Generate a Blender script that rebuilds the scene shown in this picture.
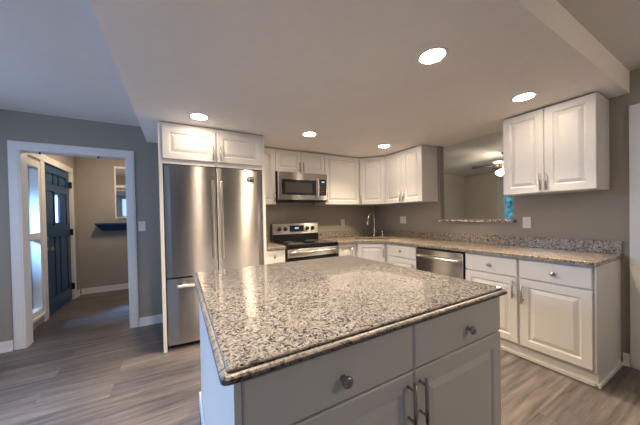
import bpy, bmesh, math, random
from mathutils import Vector, Matrix

for o in list(bpy.data.objects):
    bpy.data.objects.remove(o)
S = bpy.context.scene
C = S.collection
PI = math.pi

# ------------------------------------------------------------------ camera
cd = bpy.data.cameras.new('camera')
cam = bpy.data.objects.new('camera', cd)
C.objects.link(cam)
R3 = Matrix(((0.8739680544, -0.4855631605, -0.0202053705),
             (0.0232040734, 0.0001641165, 0.9997307358),
             (-0.4854290997, -0.8742015730, 0.0114104758))).transposed()
cam.matrix_world = Matrix.Translation((-3.1944708, -3.5603728, 1.2767754)) @ R3.to_4x4()
cd.sensor_width = 36.0
cd.sensor_fit = 'HORIZONTAL'
cd.lens = 250.9778 * 36 / 640
cd.shift_x = 2.287 / 640
cd.shift_y = 6.4925 / 640
cd.clip_start = 0.02
S.camera = cam

# ------------------------------------------------------------------ world, exposure
S.view_settings.view_transform = 'Standard'
S.view_settings.look = 'None'
S.view_settings.gamma = 1.0
S.view_settings.exposure = 0.7
S.cycles.use_denoising = True
S.cycles.max_bounces = 10
S.cycles.diffuse_bounces = 6
S.cycles.sample_clamp_indirect = 4.0
S.cycles.caustics_reflective = False
S.cycles.caustics_refractive = False

w = bpy.data.worlds.new('sky')
S.world = w
w.use_nodes = True
w.node_tree.nodes['Background'].inputs[0].default_value = (0.30, 0.50, 0.85, 1)
w.node_tree.nodes['Background'].inputs[1].default_value = 0.33

LENS = 58.0          # recessed lamp lens emission
SPOT = 125.0         # beam of each recessed lamp, in watts
DAY = 1.0            # daylight multiplier


def area(name, loc, target, sx, sy, power, col, spread=180):
    l = bpy.data.lights.new(name, 'AREA')
    l.shape = 'RECTANGLE'
    l.size, l.size_y = sx, sy
    l.energy = power
    l.color = col
    l.spread = math.radians(spread)
    o = bpy.data.objects.new(name, l)
    C.objects.link(o)
    o.location = loc
    d = Vector(target) - Vector(loc)
    o.rotation_euler = d.to_track_quat('-Z', 'Y').to_euler()
    return o


# daylight entering through the windows of the place
area('daylight_side_window', (-5.44, -1.5, 1.45), (0, -2.6, 0.4), 2.3, 1.5, 15 * DAY, (0.46, 0.64, 1.0))
area('sky_outside_window', (-7.2, 0.7, 2.9), (-3.1, -2.3, 0.5), 1.6, 1.6, 470 * DAY, (0.41, 0.62, 1.0))
area('daylight_rear_window', (-4.82, -6.64, 1.45), (-4.82, 0, 1.45), 1.3, 1.6, 5 * DAY, (0.42, 0.62, 1.0))
area('sky_outside_entry', (-5.9, 0.30, 1.9), (-4.8, 0.72, 0.6), 0.5, 0.6, 110 * DAY, (0.26, 0.50, 1.0), 60)

# ------------------------------------------------------------------ materials
M = {}


def principled(name):
    m = bpy.data.materials.new(name)
    m.use_nodes = True
    nt = m.node_tree
    b = nt.nodes['Principled BSDF']
    M[name] = m
    return m, nt, b


def nd(nt, t, **kw):
    n = nt.nodes.new(t)
    for k, v in kw.items():
        setattr(n, k, v)
    return n


def plain(name, col, rough=0.5, metal=0.0, var=0.03, scale=12.0, bump=0.0, bscale=200.0, spec=0.5):
    m, nt, b = principled(name)
    tc = nd(nt, 'ShaderNodeTexCoord')
    n = nd(nt, 'ShaderNodeTexNoise')
    n.inputs['Scale'].default_value = scale
    nt.links.new(tc.outputs['Object'], n.inputs['Vector'])
    r = nd(nt, 'ShaderNodeValToRGB')
    r.color_ramp.elements[0].color = tuple(c * (1 - var) for c in col) + (1,)
    r.color_ramp.elements[1].color = tuple(min(1, c * (1 + var)) for c in col) + (1,)
    nt.links.new(n.outputs['Fac'], r.inputs['Fac'])
    nt.links.new(r.outputs['Color'], b.inputs['Base Color'])
    b.inputs['Roughness'].default_value = rough
    b.inputs['Metallic'].default_value = metal
    b.inputs['Specular IOR Level'].default_value = spec
    if bump:
        n2 = nd(nt, 'ShaderNodeTexNoise')
        n2.inputs['Scale'].default_value = bscale
        nt.links.new(tc.outputs['Object'], n2.inputs['Vector'])
        bp = nd(nt, 'ShaderNodeBump')
        bp.inputs['Strength'].default_value = bump
        bp.inputs['Distance'].default_value = 0.002
        nt.links.new(n2.outputs['Fac'], bp.inputs['Height'])
        nt.links.new(bp.outputs['Normal'], b.inputs['Normal'])
    return m


def emissive(name, col, strength, base=(0.9, 0.9, 0.9)):
    m, nt, b = principled(name)
    b.inputs['Base Color'].default_value = base + (1,)
    b.inputs['Emission Color'].default_value = col + (1,)
    b.inputs['Emission Strength'].default_value = strength
    return m


plain('wall_paint', (0.33, 0.302, 0.26), 0.8, bump=0.15)
plain('far_wall_paint', (0.72, 0.67, 0.60), 0.8)
plain('ceiling_paint', (0.76, 0.73, 0.70), 0.9, bump=0.1)
plain('ceiling_paint_lit', (0.93, 0.885, 0.84), 0.9, bump=0.1)  # ceiling paint lightened: missing bounce light put into the colour
plain('trim_paint', (0.80, 0.79, 0.77), 0.4)
plain('cabinet_paint', (0.70, 0.69, 0.665), 0.38, var=0.015)
plain('island_paint', (0.66, 0.64, 0.61), 0.42, var=0.015)
plain('gap_dark', (0.05, 0.045, 0.04), 0.8)
plain('navy_paint', (0.016, 0.066, 0.150), 0.35)
plain('black_gloss', (0.012, 0.011, 0.011), 0.12)
plain('black_matt', (0.015, 0.014, 0.014), 0.5)
plain('dark_grey', (0.035, 0.033, 0.032), 0.4)
plain('nickel', (0.42, 0.40, 0.38), 0.3, metal=1.0)
plain('dark_nickel', (0.30, 0.27, 0.24), 0.32, metal=1.0)
plain('chrome', (0.75, 0.74, 0.73), 0.12, metal=1.0)
plain('plastic_white', (0.78, 0.76, 0.72), 0.35)
plain('bronze', (0.10, 0.065, 0.04), 0.4, metal=0.6)
plain('blade_wood', (0.07, 0.045, 0.03), 0.5)
plain('burner_grey', (0.10, 0.10, 0.10), 0.25)
plain('carpet', (0.40, 0.36, 0.32), 0.95)
plain('hall_paint', (0.38, 0.35, 0.315), 0.8)
emissive('lamp_lens', (1.0, 0.80, 0.60), LENS)
emissive('fan_lens', (1.0, 0.84, 0.66), 46.0)
emissive('hall_lens', (1.0, 0.76, 0.52), 58.0)
emissive('added_lamp_lens', (1.0, 0.80, 0.56), 50.0)
emissive('display_blue', (0.35, 0.6, 1.0), 0.9, (0.02, 0.02, 0.03))
emissive('lamp_spot', (1.0, 0.80, 0.60), 30.0)


def steel(name, col, rough, rot):
    m, nt, b = principled(name)
    b.inputs['Base Color'].default_value = col + (1,)
    b.inputs['Metallic'].default_value = 1.0
    tc = nd(nt, 'ShaderNodeTexCoord')
    mp = nd(nt, 'ShaderNodeMapping')
    mp.inputs['Scale'].default_value = (1.5, 1.5, 260) if rot else (260, 260, 1.5)
    nt.links.new(tc.outputs['Object'], mp.inputs['Vector'])
    n = nd(nt, 'ShaderNodeTexNoise')
    n.inputs['Scale'].default_value = 2.0
    nt.links.new(mp.outputs['Vector'], n.inputs['Vector'])
    mr = nd(nt, 'ShaderNodeMapRange')
    mr.inputs['To Min'].default_value = rough * 0.97
    mr.inputs['To Max'].default_value = rough * 1.03
    nt.links.new(n.outputs['Fac'], mr.inputs['Value'])
    nt.links.new(mr.outputs['Result'], b.inputs['Roughness'])
    b.inputs['Anisotropic'].default_value = 0.98
    b.inputs['Anisotropic Rotation'].default_value = 0.25 if rot else 0.0
    t = nd(nt, 'ShaderNodeTangent', direction_type='RADIAL', axis='Z')
    nt.links.new(t.outputs['Tangent'], b.inputs['Tangent'])
    return m


steel('steel', (0.50, 0.475, 0.45), 0.22, True)
steel('steel_bright', (0.66, 0.63, 0.59), 0.28, True)


def granite(name, tint, scale, polish):
    m, nt, b = principled(name)
    tc = nd(nt, 'ShaderNodeTexCoord')
    nz = nd(nt, 'ShaderNodeTexNoise')
    nz.inputs['Scale'].default_value = 70
    nz.inputs['Detail'].default_value = 3
    nt.links.new(tc.outputs['Object'], nz.inputs['Vector'])
    ad = nd(nt, 'ShaderNodeVectorMath', operation='MULTIPLY_ADD')
    ad.inputs[1].default_value = (0.022, 0.022, 0.022)
    nt.links.new(nz.outputs['Color'], ad.inputs[0])
    nt.links.new(tc.outputs['Object'], ad.inputs[2])
    v = nd(nt, 'ShaderNodeTexVoronoi')
    v.inputs['Scale'].default_value = scale
    nt.links.new(ad.outputs[0], v.inputs['Vector'])
    sp = nd(nt, 'ShaderNodeSeparateColor')
    nt.links.new(v.outputs['Color'], sp.inputs['Color'])
    r = nd(nt, 'ShaderNodeValToRGB')
    cr = r.color_ramp
    cr.interpolation = 'CONSTANT'
    stops = [(0.0, (0.035, 0.03, 0.028)), (0.09, (0.13, 0.11, 0.10)), (0.19, (0.33, 0.29, 0.255)),
             (0.33, (0.60, 0.545, 0.48)), (0.60, (0.76, 0.715, 0.655)), (0.86, (0.52, 0.47, 0.41))]
    cr.elements[0].position = stops[0][0]
    cr.elements[1].position = stops[1][0]
    for i in range(2, len(stops)):
        cr.elements.new(stops[i][0])
    for e, s in zip(cr.elements, stops):
        e.color = tuple(a * t for a, t in zip(s[1], tint)) + (1,)
    nt.links.new(sp.outputs['Red'], r.inputs['Fac'])
    # fine dark mica flecks gathered in loose clouds
    v2 = nd(nt, 'ShaderNodeTexVoronoi')
    v2.inputs['Scale'].default_value = scale * 1.9
    nt.links.new(ad.outputs[0], v2.inputs['Vector'])
    s2 = nd(nt, 'ShaderNodeSeparateColor')
    nt.links.new(v2.outputs['Color'], s2.inputs['Color'])
    lt = nd(nt, 'ShaderNodeMath', operation='LESS_THAN')
    lt.inputs[1].default_value = 0.12
    nt.links.new(s2.outputs['Green'], lt.inputs[0])
    mx = nd(nt, 'ShaderNodeMix', data_type='RGBA')
    mx.inputs[7].default_value = (0.07, 0.062, 0.058, 1)
    nt.links.new(lt.outputs[0], mx.inputs[0])
    nt.links.new(r.outputs['Color'], mx.inputs[6])
    nt.links.new(mx.outputs[2], b.inputs['Base Color'])
    b.inputs['Roughness'].default_value = polish
    b.inputs['Specular IOR Level'].default_value = 0.5
    return m


granite('granite', (0.25, 0.262, 0.28), 150, 0.055)
granite('granite_counter_lit', (0.50, 0.465, 0.41), 130, 0.24)  # same stone as the island; warmer, stronger light put into the tint
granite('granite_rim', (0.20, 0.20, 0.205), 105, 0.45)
granite('granite_edge', (0.62, 0.59, 0.54), 115, 0.2)
granite('granite_ledge_lit', (1.1, 1.05, 0.98), 80, 0.2)  # tint raised to make up for weak light on the ledge


def wood_floor(name):
    m, nt, b = principled(name)
    tc = nd(nt, 'ShaderNodeTexCoord')
    br = nd(nt, 'ShaderNodeTexBrick')
    br.offset = 0.37
    br.inputs['Scale'].default_value = 1.0
    br.inputs['Brick Width'].default_value = 1.22
    br.inputs['Row Height'].default_value = 0.178
    br.inputs['Mortar Size'].default_value = 0.0012
    br.inputs['Mortar Smooth'].default_value = 0.2
    br.inputs['Color1'].default_value = (0, 0, 0, 1)
    br.inputs['Color2'].default_value = (1, 1, 1, 1)
    br.inputs['Mortar'].default_value = (0.3, 0.3, 0.3, 1)
    nt.links.new(tc.outputs['Object'], br.inputs['Vector'])
    mp = nd(nt, 'ShaderNodeMapping')
    mp.inputs['Scale'].default_value = (1.6, 22, 1)
    nt.links.new(tc.outputs['Object'], mp.inputs['Vector'])
    # offset the grain per plank
    ad = nd(nt, 'ShaderNodeVectorMath', operation='MULTIPLY_ADD')
    ad.inputs[1].default_value = (9, 9, 9)
    nt.links.new(br.outputs['Color'], ad.inputs[0])
    nt.links.new(mp.outputs['Vector'], ad.inputs[2])
    gr = nd(nt, 'ShaderNodeTexNoise')
    gr.inputs['Scale'].default_value = 1.3
    gr.inputs['Detail'].default_value = 6
    gr.inputs['Roughness'].default_value = 0.6
    nt.links.new(ad.outputs[0], gr.inputs['Vector'])
    r1 = nd(nt, 'ShaderNodeValToRGB')
    e = r1.color_ramp.elements
    e[0].position, e[0].color = 0.30, (0.052, 0.045, 0.042, 1)
    e[1].position, e[1].color = 0.72, (0.182, 0.165, 0.158, 1)
    nt.links.new(gr.outputs['Fac'], r1.inputs['Fac'])
    r2 = nd(nt, 'ShaderNodeValToRGB')
    e = r2.color_ramp.elements
    e[0].color = (0.68, 0.69, 0.72, 1)
    e[1].color = (1.22, 1.18, 1.13, 1)
    nt.links.new(br.outputs['Color'], r2.inputs['Fac'])
    mx = nd(nt, 'ShaderNodeMix', data_type='RGBA', blend_type='MULTIPLY')
    mx.inputs[0].default_value = 1
    nt.links.new(r1.outputs['Color'], mx.inputs[6])
    nt.links.new(r2.outputs['Color'], mx.inputs[7])
    m2 = nd(nt, 'ShaderNodeMix', data_type='RGBA')
    m2.inputs[7].default_value = (0.06, 0.048, 0.04, 1)
    nt.links.new(br.outputs['Fac'], m2.inputs[0])
    nt.links.new(mx.outputs[2], m2.inputs[6])
    nt.links.new(m2.outputs[2], b.inputs['Base Color'])
    b.inputs['Roughness'].default_value = 0.36
    bp = nd(nt, 'ShaderNodeBump')
    bp.inputs['Strength'].default_value = 0.15
    bp.inputs['Distance'].default_value = 0.002
    nt.links.new(gr.outputs['Fac'], bp.inputs['Height'])
    nt.links.new(bp.outputs['Normal'], b.inputs['Normal'])


wood_floor('wood_floor')


def glass(name, tint):
    m, nt, b = principled(name)
    out = nt.nodes['Material Output']
    tr = nd(nt, 'ShaderNodeBsdfTransparent')
    tr.inputs[0].default_value = tint + (1,)
    gl = nd(nt, 'ShaderNodeBsdfGlossy')
    gl.inputs['Roughness'].default_value = 0.02
    fr = nd(nt, 'ShaderNodeFresnel')
    fr.inputs[0].default_value = 1.45
    mx = nd(nt, 'ShaderNodeMixShader')
    nt.links.new(fr.outputs[0], mx.inputs[0])
    nt.links.new(tr.outputs[0], mx.inputs[1])
    nt.links.new(gl.outputs[0], mx.inputs[2])
    nt.links.new(mx.outputs[0], out.inputs['Surface'])


glass('window_glass', (0.85, 0.92, 0.95))
mf, ntf, bf = principled('frosted_glass')
tf = nd(ntf, 'ShaderNodeBsdfTranslucent')
tf.inputs[0].default_value = (0.9, 0.93, 0.95, 1)
ntf.links.new(tf.outputs[0], ntf.nodes['Material Output'].inputs['Surface'])
m_, nt_, b_ = principled('mirror_glass')
b_.inputs['Base Color'].default_value = (0.85, 0.87, 0.88, 1)
b_.inputs['Metallic'].default_value = 1
b_.inputs['Roughness'].default_value = 0.03


def foliage_view(name):     # daylit leaves and sky filling a bright window pane
    m, nt, b = principled(name)
    tc = nd(nt, 'ShaderNodeTexCoord')
    n = nd(nt, 'ShaderNodeTexNoise')
    n.inputs['Scale'].default_value = 9
    n.inputs['Detail'].default_value = 4
    nt.links.new(tc.outputs['Object'], n.inputs['Vector'])
    r = nd(nt, 'ShaderNodeValToRGB')
    e = r.color_ramp.elements
    e[0].position, e[0].color = 0.38, (0.01, 0.10, 0.16, 1)
    e[1].position, e[1].color = 0.66, (0.16, 0.50, 0.66, 1)
    nt.links.new(n.outputs['Fac'], r.inputs['Fac'])
    nt.links.new(r.outputs['Color'], b.inputs['Emission Color'])
    b.inputs['Emission Strength'].default_value = 0.5
    b.inputs['Base Color'].default_value = (0.02, 0.02, 0.02, 1)
    b.inputs['Roughness'].default_value = 0.1


foliage_view('foliage_view')

# ------------------------------------------------------------------ mesh helpers


def box(bm, x0, x1, y0, y1, z0, z1, bev=0.0):
    vs = [bm.verts.new((x, y, z)) for x in (x0, x1) for y in (y0, y1) for z in (z0, z1)]
    f = [(0, 1, 3, 2), (4, 6, 7, 5), (0, 4, 5, 1), (2, 3, 7, 6), (0, 2, 6, 4), (1, 5, 7, 3)]
    fs = [bm.faces.new([vs[i] for i in q]) for q in f]
    bmesh.ops.recalc_face_normals(bm, faces=fs)
    if bev:
        es = list({e for q in fs for e in q.edges})
        bmesh.ops.bevel(bm, geom=es, offset=bev, segments=2, profile=0.5, affect='EDGES')


def prism(bm, pts, z0, z1):
    n = len(pts)
    a = [bm.verts.new((x, y, z0)) for x, y in pts]
    b = [bm.verts.new((x, y, z1)) for x, y in pts]
    fs = [bm.faces.new(a), bm.faces.new(b)]
    for i in range(n):
        fs.append(bm.faces.new((a[i], a[(i + 1) % n], b[(i + 1) % n], b[i])))
    bmesh.ops.recalc_face_normals(bm, faces=fs)


def prism_x(bm, pts, x0, x1):     # pts in (y,z)
    n = len(pts)
    a = [bm.verts.new((x0, y, z)) for y, z in pts]
    b = [bm.verts.new((x1, y, z)) for y, z in pts]
    fs = [bm.faces.new(a), bm.faces.new(b)]
    for i in range(n):
        fs.append(bm.faces.new((a[i], a[(i + 1) % n], b[(i + 1) % n], b[i])))
    bmesh.ops.recalc_face_normals(bm, faces=fs)


def tube(bm, path, r, n=12, smooth=True):
    path = [Vector(p) for p in path]
    rings = []
    prev = None
    for i, p in enumerate(path):
        d = (path[min(i + 1, len(path) - 1)] - path[max(i - 1, 0)]).normalized()
        if prev is None:
            a = Vector((0, 0, 1)) if abs(d.z) < 0.9 else Vector((1, 0, 0))
            u = d.cross(a).normalized()
        else:
            u = (prev - d * prev.dot(d)).normalized()
        prev = u
        v = d.cross(u)
        rr = r[i] if isinstance(r, (list, tuple)) else r
        rings.append([bm.verts.new(p + (u * math.cos(2 * PI * k / n) + v * math.sin(2 * PI * k / n)) * rr) for k in range(n)])
    fs = []
    for a, b in zip(rings, rings[1:]):
        for k in range(n):
            f = bm.faces.new((a[k], a[(k + 1) % n], b[(k + 1) % n], b[k]))
            f.smooth = smooth
            fs.append(f)
    fs.append(bm.faces.new(rings[0]))
    fs.append(bm.faces.new(rings[-1]))
    bmesh.ops.recalc_face_normals(bm, faces=fs)


def lathe(bm, prof, origin=(0, 0, 0), axis=(0, 0, 1), n=20):    # prof: (radius, height along axis)
    ax = Vector(axis).normalized()
    a = Vector((0, 0, 1)) if abs(ax.z) < 0.9 else Vector((1, 0, 0))
    u = ax.cross(a).normalized()
    v = ax.cross(u)
    o = Vector(origin)
    rings = []
    for r, h in prof:
        if r < 1e-6:
            rings.append([bm.verts.new(o + ax * h)])
        else:
            rings.append([bm.verts.new(o + ax * h + (u * math.cos(2 * PI * k / n) + v * math.sin(2 * PI * k / n)) * r) for k in range(n)])
    fs = []
    for p, q in zip(rings, rings[1:]):
        for k in range(n):
            if len(p) == 1 and len(q) == 1:
                continue
            if len(p) == 1:
                fs.append(bm.faces.new((p[0], q[k], q[(k + 1) % n])))
            elif len(q) == 1:
                fs.append(bm.faces.new((p[k], p[(k + 1) % n], q[0])))
            else:
                fs.append(bm.faces.new((p[k], p[(k + 1) % n], q[(k + 1) % n], q[k])))
    for f in fs:
        f.smooth = True
    for ring in (rings[0], rings[-1]):
        if len(ring) > 1:
            fs.append(bm.faces.new(ring))
    bmesh.ops.recalc_face_normals(bm, faces=fs)


def loft(bm, rings, cap0=True, cap1=True):
    vr = [[bm.verts.new(p) for p in r] for r in rings]
    fs = []
    n = len(vr[0])
    for a, b in zip(vr, vr[1:]):
        for k in range(n):
            fs.append(bm.faces.new((a[k], a[(k + 1) % n], b[(k + 1) % n], b[k])))
    if cap0:
        fs.append(bm.faces.new(vr[0]))
    if cap1:
        fs.append(bm.faces.new(vr[-1]))
    bmesh.ops.recalc_face_normals(bm, faces=fs)


def rect(x0, x1, z0, z1, y, i=0.0):
    return [(x0 + i, y, z0 + i), (x1 - i, y, z0 + i), (x1 - i, y, z1 - i), (x0 + i, y, z1 - i)]


def raised_door(bm, x0, x1, z0, z1, yb, yf, fr=0.058):
    """door slab with back at yb, front at yf (yf < yb), routed frame and raised centre panel"""
    L = [(0, yb), (0, yf + 0.004), (0.004, yf), (fr, yf), (fr + 0.005, yf + 0.004), (fr + 0.010, yf + 0.010), (fr + 0.017, yf + 0.010),
         (fr + 0.040, yf + 0.002), (fr + 0.043, yf + 0.001)]
    loft(bm, [rect(x0, x1, z0, z1, y, i) for i, y in L])


def slab_front(bm, x0, x1, z0, z1, yb, yf):
    loft(bm, [rect(x0, x1, z0, z1, y, i) for i, y in ((0, yb), (0, yf + 0.006), (0.006, yf))])


def obj(name, bm, mat, parent=None, mats=None, label=None, kind=None):
    me = bpy.data.meshes.new(name)
    bm.to_mesh(me)
    bm.free()
    o = bpy.data.objects.new(name, me)
    C.objects.link(o)
    me.materials.append(M[mat])
    for x in (mats or []):
        me.materials.append(M[x])
    if parent:
        o.parent = parent
    if label:
        o['label'] = label
    if kind:
        o['kind'] = kind
    return o


def part(name, mat, parent, fn, label=None):
    bm = bmesh.new()
    fn(bm)
    return obj(name, bm, mat, parent, label=label)


def thing(name, label, cat, loc=(0, 0, 0), rz=0.0, group=None):
    o = bpy.data.objects.new(name, None)
    o.empty_display_size = 0.1
    C.objects.link(o)
    o.location = loc
    o.rotation_euler = (0, 0, rz)
    o['label'] = label
    o['category'] = cat
    if group:
        o['group'] = group
    return o


def tag(o, label, cat, group=None):
    o['label'] = label
    o['category'] = cat
    if group:
        o['group'] = group
    return o


def struct(name, mat, fn, parent=None):
    bm = bmesh.new()
    fn(bm)
    o = obj(name, bm, mat, parent)
    if not parent:
        o['kind'] = 'structure'
    return o


def bx(*a, **k):
    return lambda bm: box(bm, *a, **k)


def bxs(*l):
    def f(bm):
        for a in l:
            box(bm, *a)
    return f


# ------------------------------------------------------------------ structure
ZL, ZH = 2.215, 2.39
YD = 0.107            # front of the wall with the doorway
FX = -4.72            # entry wall with the front door

struct('floor', 'wood_floor', bx(-5.6, 0.085, -6.6, 2.4, -0.1, 0.0))
struct('floor_next_room', 'carpet', bx(0.086, 4.6, -4.6, 1.1, -0.1, 0.0))
struct('ceiling', 'ceiling_paint', bx(-5.6, 0.085, -6.6, 2.4, ZH, ZH + 0.1))
struct('ceiling_lowered', 'ceiling_paint_lit', bx(-3.505, 0.085, -3.014, YD + 0.06, ZL, ZH - 0.0005))
struct('ceiling_next_room', 'ceiling_paint', bx(0.086, 4.6, -4.6, 1.1, ZH, ZH + 0.1))

struct('wall_back', 'wall_paint', bx(-2.8, 0.0, 0.0, 0.227, 0, ZL))
OY0, OY1, OZ = -2.2, -1.335, 1.165
struct('wall_right', 'wall_paint', bxs((0, 0.085, -6.6, OY0, 0, ZH), (0, 0.085, OY1, 0.227, 0, ZH), (0, 0.085, OY0, OY1, 0, OZ)))
DX0, DX1, DZ = -4.585, -3.705, 2.02
struct('wall_left', 'wall_paint', bxs((-5.6, DX0, YD, 0.227, 0, ZH), (DX1, -2.8, YD, 0.227, 0, ZH), (DX0, DX1, YD, 0.227, DZ, ZH)))
# far side of the room, out of frame: window walls that let the daylight in
struct('wall_side', 'wall_paint', bxs((-5.6, -5.5, -6.6, -2.7, 0, ZH), (-5.6, -5.5, -0.3, YD, 0, ZH), (-5.6, -5.5, -2.7, -0.3, 0, 0.65), (-5.6, -5.5, -2.7, -0.3, 2.25, ZH)))
struct('wall_rear', 'wall_paint', bxs((-5.6, -5.45, -6.6, -6.5, 0, ZH), (-4.2, 0, -6.6, -6.5, 0, ZH), (-5.45, -4.2, -6.6, -6.5, 0, 0.65), (-5.45, -4.2, -6.6, -6.5, 2.25, ZH)))
struct('window_rear', 'trim_paint', bxs((-5.49, -5.45, -6.5, -6.46, 0.55, 2.35), (-4.2, -4.1, -6.5, -6.46, 0.55, 2.35), (-5.45, -4.2, -6.5, -6.46, 0.55, 0.65), (-5.45, -4.2, -6.5, -6.46, 2.25, 2.35), (-4.85, -4.79, -6.57, -6.53, 0.65, 2.25), (-5.45, -4.2, -6.57, -6.53, 1.42, 1.47)))

# entry hall behind the doorway
SY0, SY1 = 0.50, 0.90      # sidelight opening
FY0, FY1 = 1.03, 1.965     # front door opening
struct('wall_entry', 'hall_paint', bxs((FX - 0.15, FX, 0.227, SY0, 0, ZH), (FX - 0.15, FX, SY0, SY1, 0, 0.13), (FX - 0.15, FX, SY0, SY1, 2.03, ZH), (FX - 0.15, FX, SY1, FY0, 0, ZH), (FX - 0.15, FX, FY0, FY1, 2.06, ZH), (FX - 0.15, FX, FY1, 2.25, 0, ZH)))
struct('wall_hall', 'hall_paint', bx(FX - 0.15, -2.6, 2.25, 2.37, 0, ZH))
struct('wall_hall_side', 'hall_paint', bx(-2.6, -2.5, 0.228, 2.37, 0, ZH))


def casing_y(bm, x0, x1, zt, yf, wd, th):      # door casing on a wall facing -y
    for a, b in ((x0 - wd, x0), (x1, x1 + wd)):
        box(bm, a, b, yf - th, yf, 0, zt, 0.004)
        box(bm, a + wd * 0.15, b - wd * 0.15, yf - th - 0.005, yf - th + 0.004, 0.002, zt + wd * 0.1, 0.002)
    box(bm, x0 - wd, x1 + wd, yf - th, yf, zt, zt + wd, 0.004)
    box(bm, x0 - wd * 0.85, x1 + wd * 0.85, yf - th - 0.005, yf - th + 0.004, zt + wd * 0.15, zt + wd * 0.85, 0.002)


def opening_trim(bm):
    casing_y(bm, DX0 + 0.018, DX1 - 0.018, DZ - 0.018, YD, 0.088, 0.016)
    box(bm, DX0, DX0 + 0.018, YD - 0.004, 0.231, 0, DZ)
    box(bm, DX1 - 0.018, DX1, YD - 0.004, 0.231, 0, DZ)
    box(bm, DX0 + 0.018, DX1 - 0.018, YD - 0.004, 0.231, DZ - 0.018, DZ)


struct('trim_doorway', 'trim_paint', opening_trim)


def base_y(x0, x1, yf):       # baseboard on a wall facing -y
    def f(bm):
        box(bm, x0, x1, yf - 0.014, yf, 0, 0.085)
        box(bm, x0, x1, yf - 0.010, yf, 0.0845, 0.10)
        box(bm, x0, x1, yf - 0.026, yf - 0.013, 0, 0.018)
    return f


def base_x(y0, y1, xf, s):    # baseboard on a wall facing s*x
    def f(bm):
        for d0, d1, z0, z1 in ((0, 0.014, 0, 0.085), (0, 0.010, 0.0845, 0.10), (0.013, 0.026, 0, 0.018)):
            a, b = sorted((xf + s * d0, xf + s * d1))
            box(bm, a, b, y0, y1, z0, z1)
    return f


struct('baseboard_left', 'trim_paint', bxs())
bpy.data.objects.remove(bpy.data.objects['baseboard_left'])
struct('baseboard_left', 'trim_paint', lambda bm: (base_y(-5.5, DX0 - 0.075, YD)(bm), base_y(DX1 + 0.075, -3.35, YD)(bm)))
struct('baseboard_right', 'trim_paint', base_x(-3.01, -2.972, 0, -1))
struct('baseboard_hall', 'trim_paint', base_y(FX + 0.03, -2.6, 2.25))
struct('baseboard_entry', 'trim_paint', lambda bm: (base_x(2.075, 2.22, FX, 1)(bm), base_x(0.25, 0.50, FX, 1)(bm)))

# right hand door casing at the edge of the frame, with its door
struct('trim_right', 'trim_paint', lambda bm: (box(bm, -0.020, 0, -3.105, -3.012, 0, 2.11, 0.004), box(bm, -0.020, 0, -4.02, -3.927, 0, 2.11, 0.004), box(bm, -0.020, 0, -3.927, -3.105, 2.03, 2.11, 0.004)))
d1 = struct('door_1', 'trim_paint', bx(-0.012, -0.001, -3.926, -3.106, 0.012, 2.029))

# front door (navy, six small recesses and a lite)
fd = struct('door_2', 'navy_paint', lambda bm: None)


def front_door(bm):
    xf, xb = FX - 0.015, FX - 0.06
    W = FY1 - FY0
    g = 0.006
    y0, y1 = FY0 + g, FY1 - g
    zs = [0.010, 0.22, 0.86, 1.03, 1.22, 1.74, 1.80, 1.96, 2.05]
    # stiles and rails
    st = 0.115
    lw = 0.17                      # column width of the recess columns
    mid = (y0 + y1) / 2
    a0, a1 = y0 + st, mid - 0.105
    b0, b1 = mid - 0.075, mid + 0.075
    c0, c1 = mid + 0.105, y1 - st
    for ya, yb in ((y0, a0), (a1, b0), (b1, c0), (c1, y1)):
        box(bm, xb, xf, ya, yb, 0.010, 2.05)
    for za, zb in ((0.010, 0.22), (1.06, 1.22), (1.70, 1.80), (1.95, 2.05)):
        box(bm, xb, xf, a0, a1, za, zb)
        box(bm, xb, xf, c0, c1, za, zb)
    for za, zb in ((0.010, 0.22), (1.06, 1.26), (1.66, 1.80), (1.95, 2.05)):
        box(bm, xb, xf, b0, b1, za, zb)
    # recessed panels with raised middles
    for ya, yb in ((a0, a1), (c0, c1), (b0, b1)):
        rows = [(0.22, 1.06), (1.80, 1.95)]
        if ya != b0:
            rows.insert(1, (1.22, 1.70))
        for za, zb in rows:
            box(bm, xb + 0.008, xf - 0.018, ya, yb, za, zb)
            box(bm, xb + 0.008, xf - 0.006, ya + 0.022, yb - 0.022, za + 0.022, zb - 0.022, 0.003)


bm = bmesh.new()
front_door(bm)
bm.to_mesh(fd.data)
bm.free()
mid = (FY0 + FY1) / 2
struct('glass_lite', 'frosted_glass', bx(FX - 0.042, FX - 0.036, mid - 0.075, mid + 0.075, 1.26, 1.66), fd)
bm = bmesh.new()
lathe(bm, [(0.030, 0), (0.030, 0.006), (0.012, 0.012), (0.011, 0.035), (0.026, 0.045), (0.029, 0.06), (0.020, 0.07), (0, 0.072)], (FX - 0.015, FY0 + 0.075, 0.905), (1, 0, 0))
obj('knob', bm, 'nickel', fd)
bm = bmesh.new()
lathe(bm, [(0.028, 0), (0.028, 0.01), (0.018, 0.018), (0, 0.018)], (FX - 0.015, FY0 + 0.075, 1.05), (1, 0, 0))
obj('deadbolt', bm, 'nickel', fd)
for z in (0.22, 1.10, 1.86):
    bm = bmesh.new()
    box(bm, FX - 0.014, FX + 0.022, FY1 - 0.016, FY1 + 0.004, z - 0.05, z + 0.05, 0.003)
    obj('hinge', bm, 'black_matt', fd)


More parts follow.
